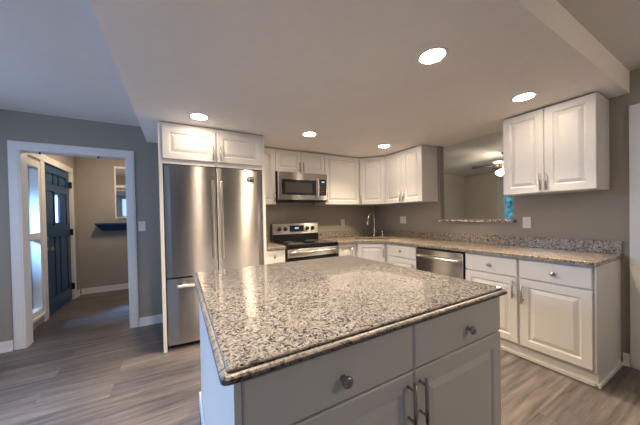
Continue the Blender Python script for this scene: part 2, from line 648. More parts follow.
def entry_trim(bm):
    th = 0.018
    x0, x1 = FX, FX + th
    box(bm, x0, x1, FY1, FY1 + 0.09, 0, 2.06, 0.004)
    box(bm, x0, x1, SY1 + 0.02, FY0, 0, 2.06, 0.004)
    box(bm, x0, x1, SY0 - 0.09, SY0, 0, 2.06, 0.004)
    box(bm, x0, x1, SY0 - 0.09, FY1 + 0.09, 2.06, 2.15, 0.004)
    for ya, yb in ((FY0, FY0 + 0.006), (FY1 - 0.006, FY1)):
        box(bm, FX - 0.15, FX, ya, yb, 0, 2.06)


struct('trim_entry', 'trim_paint', entry_trim)
w1 = struct('window_1', 'trim_paint', lambda bm: (
    box(bm, FX - 0.10, FX + 0.012, SY0, SY0 + 0.035, 0.13, 2.03), box(bm, FX - 0.10, FX + 0.012, SY1 - 0.035, SY1 + 0.019, 0.13, 2.03),
    box(bm, FX - 0.10, FX + 0.012, SY0 + 0.035, SY1 - 0.035, 0.13, 0.20), box(bm, FX - 0.10, FX + 0.012, SY0 + 0.035, SY1 - 0.035, 1.95, 2.03),
    box(bm, FX - 0.10, FX + 0.012, SY0 + 0.035, SY1 - 0.035, 1.06, 1.14)))
struct('pane', 'window_glass', bx(FX - 0.07, FX - 0.064, SY0 + 0.035, SY1 - 0.035, 0.20, 1.06), w1)
struct('pane', 'window_glass', bx(FX - 0.07, FX - 0.064, SY0 + 0.035, SY1 - 0.035, 1.14, 1.95), w1)
struct('window_sill', 'trim_paint', bx(FX, FX + 0.035, SY0 - 0.02, SY1 + 0.018, 0.105, 0.13), w1)

# room seen through the serving hatch
struct('wall_next_back', 'far_wall_paint', bx(0.086, 4.6, 0.90, 1.05, 0, ZH))
struct('wall_next_front', 'far_wall_paint', bx(0.086, 4.6, -4.6, -4.5, 0, ZH))
struct('wall_next_side', 'far_wall_paint', bxs((4.4, 4.55, 0.0, 0.9, 0, ZH), (4.4, 4.55, -4.5, -1.75, 0, ZH), (4.4, 4.55, -1.75, 0.0, 2.05, ZH)))
w2 = struct('window_2', 'trim_paint', lambda bm: (
    box(bm, 4.375, 4.42, -0.135, 0.03, 0, 2.13), box(bm, 4.375, 4.42, -1.80, -1.70, 0, 2.13), box(bm, 4.375, 4.42, -1.70, -0.135, 2.03, 2.13),
    box(bm, 4.40, 4.45, -0.97, -0.90, 0.0, 2.03)))
struct('pane', 'foliage_view', bx(4.425, 4.435, -1.70, -0.135, 0.02, 2.03), w2)

# ------------------------------------------------------------------ cabinet hardware


def bar_pull(bm, x, z0, z1, y, off=0.032, r=0.0066):
    tube(bm, [(x, y - off, z0), (x, y - off, z1)], r)
    q = (z1 - z0) * 0.16
    for z in (z0 + q, z1 - q):
        tube(bm, [(x, y + 0.001, z), (x, y - off, z)], r * 0.75, 8)


def knob(bm, x, z, y, s=1.0):
    lathe(bm, [(0.010 * s, 0), (0.008 * s, 0.003 * s), (0.006 * s, 0.008 * s), (0.0065 * s, 0.014 * s), (0.015 * s, 0.019 * s), (0.0165 * s, 0.024 * s), (0.012 * s, 0.029 * s), (0, 0.030 * s)], (x, y + 0.001, z), (0, -1, 0))


DT = 0.021


def fronts_on(root, fronts, d, paint, hw='nickel'):
    """d = carcass depth; doors/drawers stand in front of it"""
    for f in fronts:
        x0, x1, z0, z1 = f['r']
        bm = bmesh.new()
        if f['t'] == 'door':
            raised_door(bm, x0, x1, z0, z1, -d - 0.001, -d - DT, f.get('fr', 0.058))
            o = obj('door', bm, paint, root)
        else:
            slab_front(bm, x0, x1, z0, z1, -d - 0.001, -d - DT)
            o = obj('drawer', bm, paint, root)
        if 'pull' in f:
            x, za, zb = f['pull']
            bm = bmesh.new()
            bar_pull(bm, x, za, zb, -d - DT)
            obj('handle', bm, hw, o)
        if 'knob' in f:
            bm = bmesh.new()
            knob(bm, f['knob'][0], f['knob'][1], -d - DT, f.get('ks', 1.0))
            obj('knob', bm, 'nickel', o)


ZB, ZT = 1.448, 2.204


def wall_cab(label, x, y, rz, wd, zb, zt, fronts, d=0.305):
    t = thing('wall_cabinet', label, 'cabinet', (x, y, zb), rz, 'white wall cabinets')
    part('body', 'cabinet_paint', t, bx(0.0005, wd - 0.0005, -d, -0.0015, 0, zt - zb))
    fronts_on(t, fronts, d, 'cabinet_paint')
    return t


h = ZT - ZB
g = 0.0018
E_ = 0.003
# back wall uppers (left to right)
X1, X2, X3 = -2.033, -1.266, -0.613
wall_cab('narrow white wall cabinet left of the microwave, beside the refrigerator surround', -2.312, 0, 0, 0.279, ZB, ZT,
         [dict(t='door', r=(g, 0.279 - g, 0.002, h - 0.004), pull=(0.279 - 0.026, 0.03, 0.16))])
hm = ZT - 1.893
wall_cab('short white two-door wall cabinet directly above the microwave', X1, 0, 0, X2 - X1, 1.893, ZT,
         [dict(t='door', r=(g, 0.3825 - g, 0.002, hm - 0.004), fr=0.05, pull=(0.3825 - 0.028, 0.02, 0.15)),
          dict(t='door', r=(0.3825 + g, 0.765 - g, 0.002, hm - 0.004), fr=0.05, pull=(0.3825 + 0.028, 0.02, 0.15))])
wall_cab('single-door white wall cabinet just right of the microwave', X2, 0, 0, X3 - X2, ZB, ZT,
         [dict(t='door', r=(g, X3 - X2 - g, 0.002, h - 0.004), pull=(0.030, 0.03, 0.17))])
# right wall two-door upper beside the hatch
YA, YB = -0.613, -1.297
wl = YA - YB
wall_cab('white two-door wall cabinet between the corner cabinet and the serving hatch', 0, YA, -PI / 2, wl, ZB, ZT,
         [dict(t='door', r=(g, wl / 2 - g, 0.002, h - 0.004), pull=(wl / 2 - 0.028, 0.02, 0.16)),
          dict(t='door', r=(wl / 2 + g, wl - g, 0.002, h - 0.004), pull=(wl / 2 + 0.028, 0.02, 0.16))])
YC, YE = -2.257, -2.905
wr = YC - YE
wall_cab('large white two-door wall cabinet hanging right of the serving hatch, nearest the camera', 0, YC, -PI / 2, wr, ZB, ZT,
         [dict(t='door', r=(g, wr / 2 - g, 0.002, h - 0.004), pull=(wr / 2 - 0.022, 0.02, 0.17)),
          dict(t='door', r=(wr / 2 + g, wr - g, 0.002, h - 0.004), pull=(wr / 2 + 0.022, 0.02, 0.17))])


def rot_loc(px, py, ox, oy, rz):
    dx, dy = px - ox, py - oy
    c, s = math.cos(-rz), math.sin(-rz)
    return (dx * c - dy * s, dx * s + dy * c)


# diagonal corner wall cabinet
ox, oy = -0.611, -0.305
t = thing('wall_cabinet', 'diagonal white wall cabinet in the corner above the sink', 'cabinet', (ox, oy, ZB), -PI / 4, 'white wall cabinets')
pts = [rot_loc(a, b, ox, oy, -PI / 4) for a, b in ((-0.611, -0.0015), (-0.0015, -0.0015), (-0.0015, -0.611), (-0.305, -0.611), (-0.611, -0.305))]
part('body', 'cabinet_paint', t, lambda bm: prism(bm, pts, 0, h))
dl = 0.306 * math.sqrt(2)
fronts_on(t, [dict(t='door', r=(0.022, dl - 0.022, 0.002, h - 0.004), pull=(0.045, 0.02, 0.15))], 0.0, 'cabinet_paint')

# ------------------------------------------------------------------ base cabinets
BD = 0.605
BT = 0.881


def base_cab(label, x, y, rz, wd, fronts, end=False):
    t = thing('base_cabinet', label, 'cabinet', (x, y, 0), rz, 'white base cabinets')
    part('body', 'cabinet_paint', t, bx(0.0005, wd - 0.0005, -BD, -0.0015, 0.11, BT))
    part('toe_kick', 'cabinet_paint', t, lambda bm: (box(bm, 0.0005, wd - 0.0005, -BD + 0.035, -BD + 0.05, 0, 0.11), box(bm, 0.0005, wd - 0.0005, -BD + 0.022, -BD + 0.0355, 0, 0.022)))
    fronts_on(t, fronts, BD, 'cabinet_paint')
    return t


ZD0, ZD1, ZR0, ZR1 = 0.125, 0.698, 0.708, 0.868
wd = -2.034 + 2.314
base_cab('narrow white base cabinet between the refrigerator surround and the range', -2.314, 0, 0, wd,
         [dict(t='drawer', r=(g, wd - g, ZR0, ZR1), knob=(wd / 2, 0.79)), dict(t='door', r=(g, wd - g, ZD0, ZD1), pull=(wd - 0.04, 0.5, 0.65))])
wd = -0.912 + 1.260
base_cab('narrow white base cabinet right of the range, one tall door', -1.260, 0, 0, wd,
         [dict(t='door', r=(0.02, wd - 0.06, ZD0, ZR1), fr=0.05, pull=(wd - 0.115, 0.66, 0.82))])
ox, oy = -0.911, -0.605
t = thing('base_cabinet', 'diagonal white base cabinet in the corner below the sink', 'cabinet', (ox, oy, 0), -PI / 4, 'white base cabinets')
pts2 = [rot_loc(a, b, ox, oy, -PI / 4) for a, b in ((-0.911, -0.0015), (-0.0015, -0.0015), (-0.0015, -0.911), (-0.605, -0.911), (-0.911, -0.605))]
# open-topped under the sink: floor, back and front boards
def diag_body(bm):
    prism(bm, pts2, 0.11, 0.13)
    n = len(pts2)
    cx = sum(p[0] for p in pts2) / n
    cy = sum(p[1] for p in pts2) / n
    for i in range(n):
        a, b = pts2[i], pts2[(i + 1) % n]
        k = 0.04
        q = lambda p: (p[0] + (cx - p[0]) * k, p[1] + (cy - p[1]) * k)
        prism(bm, [a, b, q(b), q(a)], 0.129, BT)
part('body', 'cabinet_paint', t, diag_body)
dl = 0.306 * math.sqrt(2)
part('toe_kick', 'cabinet_paint', t, lambda bm: box(bm, 0.0, dl, 0.035, 0.05, 0, 0.11))
fronts_on(t, [dict(t='door', r=(0.022, dl - 0.022, ZD0, ZR1), pull=(dl - 0.05, 0.68, 0.85))], 0.0, 'cabinet_paint')
YF0, YF1 = -0.912, -1.4265
wd = YF0 - YF1
base_cab('white drawer base cabinet between the corner sink and the dishwasher', 0, YF0, -PI / 2, wd,
         [dict(t='drawer', r=(0.045, wd - g, ZR0, ZR1), knob=(wd / 2 + 0.01, 0.79)), dict(t='door', r=(0.045, wd - g, ZD0, ZD1), pull=(wd - 0.04, 0.5, 0.65))])
YG0, YG1, YG2 = -2.0385, -2.499, -2.947
wd = YG0 - YG1
base_cab('white base cabinet immediately right of the dishwasher, drawer over door', 0, YG0, -PI / 2, wd,
         [dict(t='drawer', r=(g, wd - 0.008, ZR0, ZR1), knob=(wd / 2, 0.785)), dict(t='door', r=(g, wd - 0.008, ZD0, ZD1), pull=(wd - 0.034, 0.525, 0.685))])
wd = YG1 - YG2
t = base_cab('white base cabinet at the open near end of the right-hand counter', 0, YG1, -PI / 2, wd,
             [dict(t='drawer', r=(0.010, wd, ZR0, ZR1), knob=(wd / 2 + 0.01, 0.785)), dict(t='door', r=(0.010, wd, ZD0, ZD1), pull=(0.034, 0.50, 0.66))])
part('end_panel', 'cabinet_paint', t, lambda bm: (prism_x(bm, [(-0.0015, 0), (-BD + 0.035, 0), (-BD + 0.035, 0.11), (-BD - 0.001, 0.11), (-BD - 0.001, BT), (-0.0015, BT)], wd + 0.0005, wd + 0.016),
                                                  box(bm, wd + 0.0155, wd + 0.028, -BD + 0.022, -0.015, 0, 0.022)))

# ------------------------------------------------------------------ counters
CT, CB = 0.914, 0.882


def counter_slab(bm, outline, hole=None, bev=0.006):
    loops = [outline] + ([hole] if hole else [])
    es = []
    for lp in loops:
        vs = [bm.verts.new((x, y, CB)) for x, y in lp]
        es += [bm.edges.new((vs[i], vs[(i + 1) % len(vs)])) for i in range(len(vs))]
    bmesh.ops.triangle_fill(bm, edges=es, use_beauty=True, use_dissolve=False)
    fs = list(bm.faces)
    r = bmesh.ops.extrude_face_region(bm, geom=fs)
    top = [v for v in r['geom'] if isinstance(v, bmesh.types.BMVert)]
    for v in top:
        v.co.z = CT
    bmesh.ops.recalc_face_normals(bm, faces=list(bm.faces))
    tv = set(top)
    ed = [e for e in bm.edges if e.verts[0] in tv and e.verts[1] in tv and any(abs(f.normal.z) < 0.5 for f in e.link_faces)]
    bmesh.ops.bevel(bm, geom=ed, offset=bev, segments=2, profile=0.5, affect='EDGES')


s2 = math.sqrt(0.5)
sc_ = (-0.545, -0.545)
u_ = (s2, -s2)          # along the diagonal front
n_ = (s2, s2)           # towards the corner
def dpt(a, b):
    return (sc_[0] + u_[0] * a + n_[0] * b, sc_[1] + u_[1] * a + n_[1] * b)
SL, SW = 0.27, 0.17
hole = [dpt(-SL, -SW), dpt(SL, -SW), dpt(SL, SW), dpt(-SL, SW)]
t = thing('countertop', 'long speckled granite countertop wrapping the corner and running along the right wall', 'countertop', (0, 0, 0))
bm = bmesh.new()
counter_slab(bm, [(-1.259, -0.0015), (-1.259, -0.65), (-0.929, -0.65), (-0.65, -0.929), (-0.65, -2.976), (-0.0015, -2.976), (-0.0015, -0.0015)], hole)
obj('slab', bm, 'granite_counter_lit', t)
part('backsplash', 'granite_edge', t, lambda bm: (box(bm, -0.022, -0.0015, -2.972, -0.0015, CT + 0.0005, 1.018, 0.002), box(bm, -1.259, -0.0225, -0.022, -0.0015, CT + 0.0005, 1.018, 0.002)))
t = thing('countertop', 'short piece of granite countertop between refrigerator and range', 'countertop', (-2.314, 0, 0))
bm = bmesh.new()
counter_slab(bm, [(0, -0.0015), (0, -0.65), (0.277, -0.65), (0.277, -0.0015)])
obj('slab', bm, 'granite_counter_lit', t)
part('backsplash', 'granite_edge', t, bx(0, 0.277, -0.022, -0.0015, CT + 0.0005, 1.018, 0.002))

# hatch sill
o = tag(struct('hatch_ledge', 'granite_ledge_lit', lambda bm: (box(bm, -0.035, 0.12, OY0 - 0.03, OY1 + 0.05, OZ + 0.001, OZ + 0.03, 0.004))), 'narrow granite ledge of the serving hatch in the right wall', 'ledge')
del o['kind']

# sink
t = thing('kitchen_sink', 'stainless corner sink let into the granite counter', 'sink', (sc_[0], sc_[1], CT), -PI / 4)


def sink_basin(bm):
    a, b = SL - 0.003, SW - 0.003
    rr = lambda i, z: [(-a + i, -b + i, z), (a - i, -b + i, z), (a - i, b - i, z), (-a + i, b - i, z)]
    loft(bm, [rr(-0.018, -0.0328), rr(0.0, -0.0325), rr(0.003, -0.05), rr(0.015, -0.17), rr(0.05, -0.19)], cap0=False)


part('basin', 'steel', t, sink_basin)
bm = bmesh.new()
lathe(bm, [(0.04, 0), (0.04, 0.004), (0.025, 0.002), (0, 0.002)], (0, 0, -0.1895))
obj('drain', bm, 'chrome', t)

# faucet
FXp, FYp = -0.285, -0.295
t = thing('faucet', 'tall chrome gooseneck faucet behind the corner sink', 'faucet', (FXp, FYp, CT + 0.0005), PI + 0.25)   # +x towards the room


def neck(bm):
    p = [(0, 0, 0.02), (0, 0, 0.30)]
    for k in range(1, 12):
        a = PI * k / 12
        p.append((0.085 - 0.085 * math.cos(a), 0, 0.30 + 0.085 * math.sin(a)))
    p += [(0.172, 0, 0.30), (0.18, 0, 0.26)]
    tube(bm, p, 0.0125, 12)


bm = bmesh.new()
lathe(bm, [(0.033, 0), (0.033, 0.006), (0.021, 0.012), (0.019, 0.09), (0.013, 0.10), (0.013, 0.12)])
obj('base', bm, 'chrome', t)
part('spout', 'chrome', t, neck)
bm = bmesh.new()
tube(bm, [(0.179, 0, 0.275), (0.184, 0, 0.245), (0.192, 0, 0.19)], [0.013, 0.017, 0.015], 12)
obj('spray_head', bm, 'chrome', t)
bm = bmesh.new()
tube(bm, [(-0.012, 0.005, 0.075), (-0.045, 0.02, 0.082), (-0.11, 0.05, 0.075)], [0.009, 0.007, 0.006], 10)
obj('lever', bm, 'chrome', t)
t = thing('side_sprayer', 'small chrome side sprayer standing right of the faucet', 'sprayer', (-0.20, -0.40, CT + 0.0005))
bm = bmesh.new()
lathe(bm, [(0.022, 0), (0.020, 0.01), (0.012, 0.02), (0.012, 0.03)])
obj('base', bm, 'chrome', t)
bm = bmesh.new()
lathe(bm, [(0.010, 0.03), (0.013, 0.05), (0.014, 0.08), (0.009, 0.092), (0, 0.094)])
obj('spray_head', bm, 'chrome', t)
bm = bmesh.new()
lathe(bm, [(0.026, 0), (0.028, 0.006), (0.024, 0.030), (0.012, 0.036), (0.010, 0.046), (0, 0.048)], (0, 0, 0))
o = obj('sink_stopper', bm, 'black_matt')
o.location = (-0.36, -0.255, CT + 0.0005)
tag(o, 'small black stopper lying on the counter left of the faucet', 'stopper')

# ------------------------------------------------------------------ dishwasher
t = thing('dishwasher', 'stainless steel dishwasher under the right-hand counter', 'dishwasher', (0, -1.4285, 0), -PI / 2)
wd = 0.608
part('body', 'black_matt', t, bx(0.002, wd - 0.002, -0.60, -0.02, 0.10, 0.878))
part('kick_plate', 'black_matt', t, bx(0.002, wd - 0.002, -0.56, -0.54, 0.0, 0.099))
d = part('door', 'steel', t, bx(0.006, wd - 0.016, -0.635, -0.601, 0.115, 0.855, 0.004))
def dw_handle(bm):
    p = [(0.02 + (wd - 0.05) * k / 10, -0.665 - 0.02 * math.sin(PI * k / 10), 0.775) for k in range(11)]
    tube(bm, p, 0.012, 12)
    for x in (0.04, wd - 0.05):
        tube(bm, [(x, -0.634, 0.775), (x, -0.668, 0.775)], 0.009, 8)
part('handle', 'steel_bright', d, dw_handle)

# ------------------------------------------------------------------ range
RX = -2.032
t = thing('range', 'freestanding stainless electric range with black glass cooktop', 'stove', (RX, 0, 0))
rw = 0.767
part('body', 'black_matt', t, bx(0.003, rw - 0.003, -0.63, -0.026, 0.06, 0.895))
c = part('cooktop', 'black_gloss', t, lambda bm: (box(bm, 0.002, rw - 0.002, -0.66, -0.11, 0.896, 0.918, 0.004)))
for x, y, r in ((0.20, -0.50, 0.105), (0.57, -0.50, 0.085), (0.20, -0.24, 0.075), (0.57, -0.24, 0.105)):
    bm = bmesh.new()
    lathe(bm, [(r, 0), (r, 0.0008), (r - 0.006, 0.0010), (r - 0.006, 0.0006), (0, 0.0006)], (x, y, 0.9182), n=32)
    obj('burner', bm, 'burner_grey', c)
bg = part('backguard', 'black_gloss', t, lambda bm: (box(bm, 0.004, rw - 0.004, -0.109, -0.03, 0.896, 1.178, 0.006)))
bgp = part('control_panel', 'steel_bright', bg, lambda bm: prism_x(bm, [(-0.1095, 1.020), (-0.086, 1.020), (-0.112, 1.172), (-0.1095, 1.176)], 0.012, rw - 0.012))
def kn(x):
    bm = bmesh.new()
    lathe(bm, [(0.031, 0), (0.031, 0.006), (0.025, 0.009), (0.022, 0.026), (0.017, 0.029), (0, 0.029)], (x, -0.117, 1.098), (0, -1, 0.06))
    obj('knob', bm, 'black_matt', bg)
    return
for x in (0.115, 0.208, 0.565, 0.655):
    kn(x)
part('display', 'black_gloss', bg, lambda bm: box(bm, 0.275, 0.50, -0.1225, -0.112, 1.055, 1.145))
part('clock', 'display_blue', bg, lambda bm: [box(bm, 0.355 + 0.016 * i, 0.366 + 0.016 * i, -0.1235, -0.122, 1.092, 1.118) for i in range(4)])
od = part('oven_door', 'black_gloss', t, bx(0.006, rw - 0.006, -0.665, -0.631, 0.245, 0.868, 0.004))
part('door_band', 'steel_bright', od, bx(0.010, rw - 0.010, -0.672, -0.6655, 0.762, 0.864, 0.002))
part('window', 'dark_grey', od, bx(0.12, rw - 0.12, -0.667, -0.6655, 0.38, 0.66))
def oh(bm):
    p = [(0.03 + (rw - 0.06) * k / 10, -0.712 - 0.012 * math.sin(PI * k / 10), 0.828) for k in range(11)]
    tube(bm, p, 0.012, 12)
    for x in (0.06, rw - 0.06):
        tube(bm, [(x, -0.672, 0.828), (x, -0.715, 0.828)], 0.010, 8)
part('handle', 'steel_bright', od, oh)
part('front_strip', 'black_gloss', t, bx(0.006, rw - 0.006, -0.655, -0.631, 0.870, 0.894))
part('drawer', 'black_gloss', t, bx(0.006, rw - 0.006, -0.66, -0.631, 0.085, 0.238, 0.004))
for x in (0.05, rw - 0.05):
    for y in (-0.58, -0.10):
        part('foot', 'black_matt', t, lambda bm: lathe(bm, [(0.016, 0), (0.016, 0.062)], (x, y, 0)))

# ------------------------------------------------------------------ microwave
t = thing('microwave', 'over-the-range stainless microwave with black window', 'microwave', (RX, 0, 1.49))
mw = 0.763
H = 1.889 - 1.49
part('body', 'black_matt', t, bx(0.002, mw, -0.375, -0.003, 0.012, H))
part('vent_base', 'black_matt', t, lambda bm: (box(bm, 0.004, mw - 0.002, -0.37, -0.02, 0, 0.0115), box(bm, 0.06, 0.30, -0.33, -0.08, -0.004, 0.0), box(bm, 0.44, 0.68, -0.33, -0.08, -0.004, 0.0)))
d = part('door', 'steel', t, bx(0.004, 0.605, -0.402, -0.376, 0.016, H - 0.004, 0.004))
part('window_frame', 'black_gloss', d, bx(0.055, 0.575, -0.4045, -0.4025, 0.085, 0.295, 0.0008))
part('window', 'dark_grey', d, bx(0.10, 0.515, -0.4055, -0.4047, 0.115, 0.255))
part('handle', 'steel_bright', d, lambda bm: (tube(bm, [(0.588, -0.43, 0.045), (0.588, -0.447, 0.10), (0.588, -0.452, 0.185), (0.588, -0.447, 0.27), (0.588, -0.43, 0.325)], 0.0115, 12),
                                             tube(bm, [(0.588, -0.401, 0.05), (0.588, -0.432, 0.05)], 0.009, 8), tube(bm, [(0.588, -0.401, 0.32), (0.588, -0.432, 0.32)], 0.009, 8)))
pn = part('control_panel', 'steel', t, bx(0.607, mw, -0.402, -0.376, 0.016, H - 0.004, 0.004))
part('keypad', 'black_gloss', pn, bx(0.632, 0.745, -0.4045, -0.4025, 0.085, 0.315, 0.0008))
part('display', 'display_blue', pn, bx(0.665, 0.715, -0.4055, -0.4047, 0.272, 0.287))
part('key', 'dark_grey', pn, lambda bm: [box(bm, 0.645 + 0.032 * i, 0.668 + 0.032 * i, -0.4055, -0.4047, 0.10 + 0.034 * j, 0.122 + 0.034 * j) for i in range(3) for j in range(5)])

# ------------------------------------------------------------------ refrigerator with its white surround
FL, FR = -3.345, -2.3165
t = thing('refrigerator_surround', 'tall white surround with two-door cabinet above the refrigerator', 'cabinet', (FL, 0, 0))
wd = FR - FL
sd = 0.755
part('side_panel', 'cabinet_paint', t, lambda bm: box(bm, 0, 0.030, -sd, 0.106, 0, ZT))
part('side_panel', 'cabinet_paint', t, lambda bm: box(bm, wd - 0.030, wd, -sd, -0.0015, 0, ZT))
part('body', 'cabinet_paint', t, bx(0.0305, wd - 0.0305, -sd + 0.003, -0.0015, 1.812, ZT))
zz0, zz1 = 1.856, 2.170
fronts_on(t, [dict(t='door', r=(0.032, wd / 2 - 0.006, zz0, zz1), pull=(wd / 2 - 0.037, 1.868, 2.015)), dict(t='door', r=(wd / 2 + 0.006, wd - 0.040, zz0, zz1), pull=(wd / 2 + 0.037, 1.868, 2.015))], sd - 0.003, 'cabinet_paint')

t = thing('refrigerator', 'stainless french-door refrigerator with bottom freezer drawer', 'refrigerator', (FL + 0.036, 0, 0))
fw = wd - 0.072
part('body', 'dark_grey', t, bx(0.004, fw - 0.004, -0.70, -0.04, 0.025, 1.79))
part('kick_grille', 'black_matt', t, bx(0.01, fw - 0.01, -0.69, -0.66, 0.002, 0.024))
fc = (-2.838 - FL - 0.036)


def curved_front(bm, x0, x1, z0, z1, yb, yf, bow=0.018):
    n = 10
    pts = [(x1, yb), (x0, yb)]
    for k in range(n + 1):
        q = k / n
        x = x0 + (x1 - x0) * q
        e = min(q, 1 - q) * (x1 - x0)
        r = 0.005
        rd = 0.0 if e >= r else r - math.sqrt(max(0, r * r - (r - e) ** 2))
        pts.append((x, yf + rd - bow * math.sin(PI * x / fw) + bow))
    prism(bm, pts, z0, z1)


dl_ = part('door', 'steel', t, lambda bm: curved_front(bm, 0.003, fc - 0.0045, 0.705, 1.802, -0.701, -0.755))
dr_ = part('door', 'steel', t, lambda bm: curved_front(bm, fc + 0.0045, fw - 0.003, 0.705, 1.802, -0.701, -0.755))
fz = part('freezer_drawer', 'steel', t, lambda bm: curved_front(bm, 0.003, fw - 0.003, 0.045, 0.690, -0.701, -0.755))


def fr_handle(x):
    def f(bm):
        box(bm, x - 0.012, x + 0.012, -0.823, -0.805, 0.86, 1.66, 0.006)
        for z in (0.90, 1.62):
            box(bm, x - 0.008, x + 0.008, -0.8055, -0.752, z - 0.02, z + 0.02, 0.003)
    return f


part('handle', 'steel_bright', dl_, fr_handle(fc - 0.042))
part('handle', 'steel_bright', dr_, fr_handle(fc + 0.042))
part('handle', 'steel_bright', fz, lambda bm: (box(bm, 0.09, fw - 0.09, -0.823, -0.803, 0.612, 0.642, 0.006), box(bm, 0.12, 0.16, -0.8035, -0.752, 0.618, 0.636, 0.003), box(bm, fw - 0.16, fw - 0.12, -0.8035, -0.752, 0.618, 0.636, 0.003)))
bd = part('badge', 'black_gloss', dr_, bx(fw - 0.165, fw - 0.095, -0.7610, -0.745, 1.672, 1.728), 'small dark badge with pale marks')
part('badge_mark', 'plastic_white', bd, bx(fw - 0.155, fw - 0.137, -0.7617, -0.7609, 1.690, 1.712))
part('badge_mark', 'plastic_white', bd, bx(fw - 0.128, fw - 0.105, -0.7617, -0.7609, 1.704, 1.710))
for x in (0.06, fw - 0.06):
    part('foot', 'black_matt', t, lambda bm: box(bm, x - 0.02, x + 0.02, -0.62, -0.57, 0, 0.026))

# ------------------------------------------------------------------ island
IX0, IX1, IY0, IY1 = -3.118, -1.808, -2.950, -1.660
t = thing('kitchen_island', 'white kitchen island with granite top in the foreground', 'island', ((IX0 + IX1) / 2, (IY0 + IY1) / 2, 0))
icx, icy = (IX0 + IX1) / 2, (IY0 + IY1) / 2


def rounded(hx, hy, r, z, n=5):
    p = []
    for cx, cy, a0 in ((hx - r, hy - r, 0), (-hx + r, hy - r, PI / 2), (-hx + r, -hy + r, PI), (hx - r, -hy + r, 1.5 * PI)):
        for k in range(n + 1):
            a = a0 + (PI / 2) * k / n
            p.append((cx + r * math.cos(a), cy + r * math.sin(a), z))
    return p


def island_top(bm):
    hx, hy = (IX1 - IX0) / 2, (IY1 - IY0) / 2
    prof = [(0.030, 0.8825), (0.006, 0.8825), (0.001, 0.886), (0.0, 0.891), (0.002, 0.897), (0.007, 0.9015), (0.013, 0.9035), (0.016, 0.9035), (0.0165, 0.909), (0.019, 0.9125), (0.024, 0.914)]
    loft(bm, [rounded(hx - i, hy - i, max(0.02 - i * 0.5, 0.006), z) for i, z in prof])


bm = bmesh.new()
island_top(bm)
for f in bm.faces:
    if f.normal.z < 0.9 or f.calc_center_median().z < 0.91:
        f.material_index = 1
obj('granite_top', bm, 'granite', t, mats=['granite_rim'])
bx0, bx1 = -3.085 - icx, -1.836 - icx
by0, by1 = -2.904 - icy, -1.695 - icy
part('body', 'cabinet_paint', t, lambda bm: (box(bm, bx0 + 0.0185, bx1, by0 + 0.03, by1, 0.10, 0.882), box(bm, bx0 + 0.0185, bx0 + 0.036, by0, by0 + 0.0305, 0.10, 0.882), box(bm, bx1 - 0.018, bx1, by0, by0 + 0.0305, 0.10, 0.882)))
part('side_panel', 'cabinet_paint', t, lambda bm: (box(bm, bx0, bx0 + 0.018, by0 - 0.016, by1 + 0.002, 0, 0.882)))
part('base_trim', 'cabinet_paint', t, lambda bm: (box(bm, bx0 - 0.014, bx0 - 0.0005, by0 + 0.05, by1 + 0.014, 0, 0.10, 0.003), box(bm, bx0 - 0.014, bx1, by1 + 0.0025, by1 + 0.014, 0, 0.0995)))
part('toe_kick', 'cabinet_paint', t, bx(bx0 + 0.0185, bx1 - 0.002, by0 + 0.05, by0 + 0.065, 0, 0.0995))
# fronts: own frame on a helper-free offset
xm = -2.4465 - icx
fy = -by0


def shift_fronts():
    hw = 'nickel'
    fronts = [dict(t='drawer', r=(bx0 + 0.020, xm - 0.0025, 0.704, 0.872), knob=(-2.764 - icx, 0.779), ks=1.15),
              dict(t='drawer', r=(xm + 0.0025, bx1, 0.704, 0.872), knob=(-2.112 - icx, 0.779), ks=1.15),
              dict(t='door', r=(bx0 + 0.020, xm - 0.0025, 0.12, 0.698), fr=0.062, pull=(xm - 0.036, 0.515, 0.680)),
              dict(t='door', r=(xm + 0.0025, bx1, 0.12, 0.698), fr=0.062, pull=(xm + 0.026, 0.515, 0.680))]
    fronts_on(t, fronts, fy, 'cabinet_paint', hw)


shift_fronts()

# ------------------------------------------------------------------ outlets and switches
def plate(name, label, cat, loc, rz, wd, gangs):
    t = thing(name, label, cat, loc, rz)
    part('plate', 'plastic_white', t, bx(-wd / 2, wd / 2, -0.006, -0.0005, -0.058, 0.058, 0.002))
    n = len(gangs)
    for i, k in enumerate(gangs):
        x = (i - (n - 1) / 2) * 0.046
        if k == 'o':
            for z in (-0.020, 0.020):
                s = part('socket', 'plastic_white', t, bx(x - 0.015, x + 0.015, -0.0085, -0.006, z - 0.014, z + 0.014, 0.001))
                part('slot', 'black_matt', s, bxs((x - 0.007, x - 0.005, -0.0088, -0.0084, z - 0.004, z + 0.006), (x + 0.005, x + 0.007, -0.0088, -0.0084, z - 0.004, z + 0.006)))
        else:
            part('toggle', 'plastic_white', t, bx(x - 0.005, x + 0.005, -0.016, -0.006, -0.008, 0.012, 0.001))
            part('screw', 'nickel', t, bx(x - 0.003, x + 0.003, -0.0068, -0.0058, 0.028, 0.034))
            part('screw', 'nickel', t, bx(x - 0.003, x + 0.003, -0.0068, -0.0058, -0.034, -0.028))
    return t


plate('wall_outlet', 'white outlet on the right wall below the large wall cabinet', 'outlet', (0, -2.325, 1.166), -PI / 2, 0.07, ['o'])
plate('wall_outlet', 'white double switch and outlet plate on the right wall beside the faucet', 'outlet', (0, -0.668, 1.187), -PI / 2, 0.122, ['s', 'o'])
plate('wall_outlet', 'white outlet on the back wall between range and faucet', 'outlet', (-0.727, 0, 1.155), 0, 0.07, ['o'])
plate('light_switch', 'white light switch on the grey wall right of the doorway', 'switch', (-3.578, YD, 1.198), 0, 0.07, ['s'])

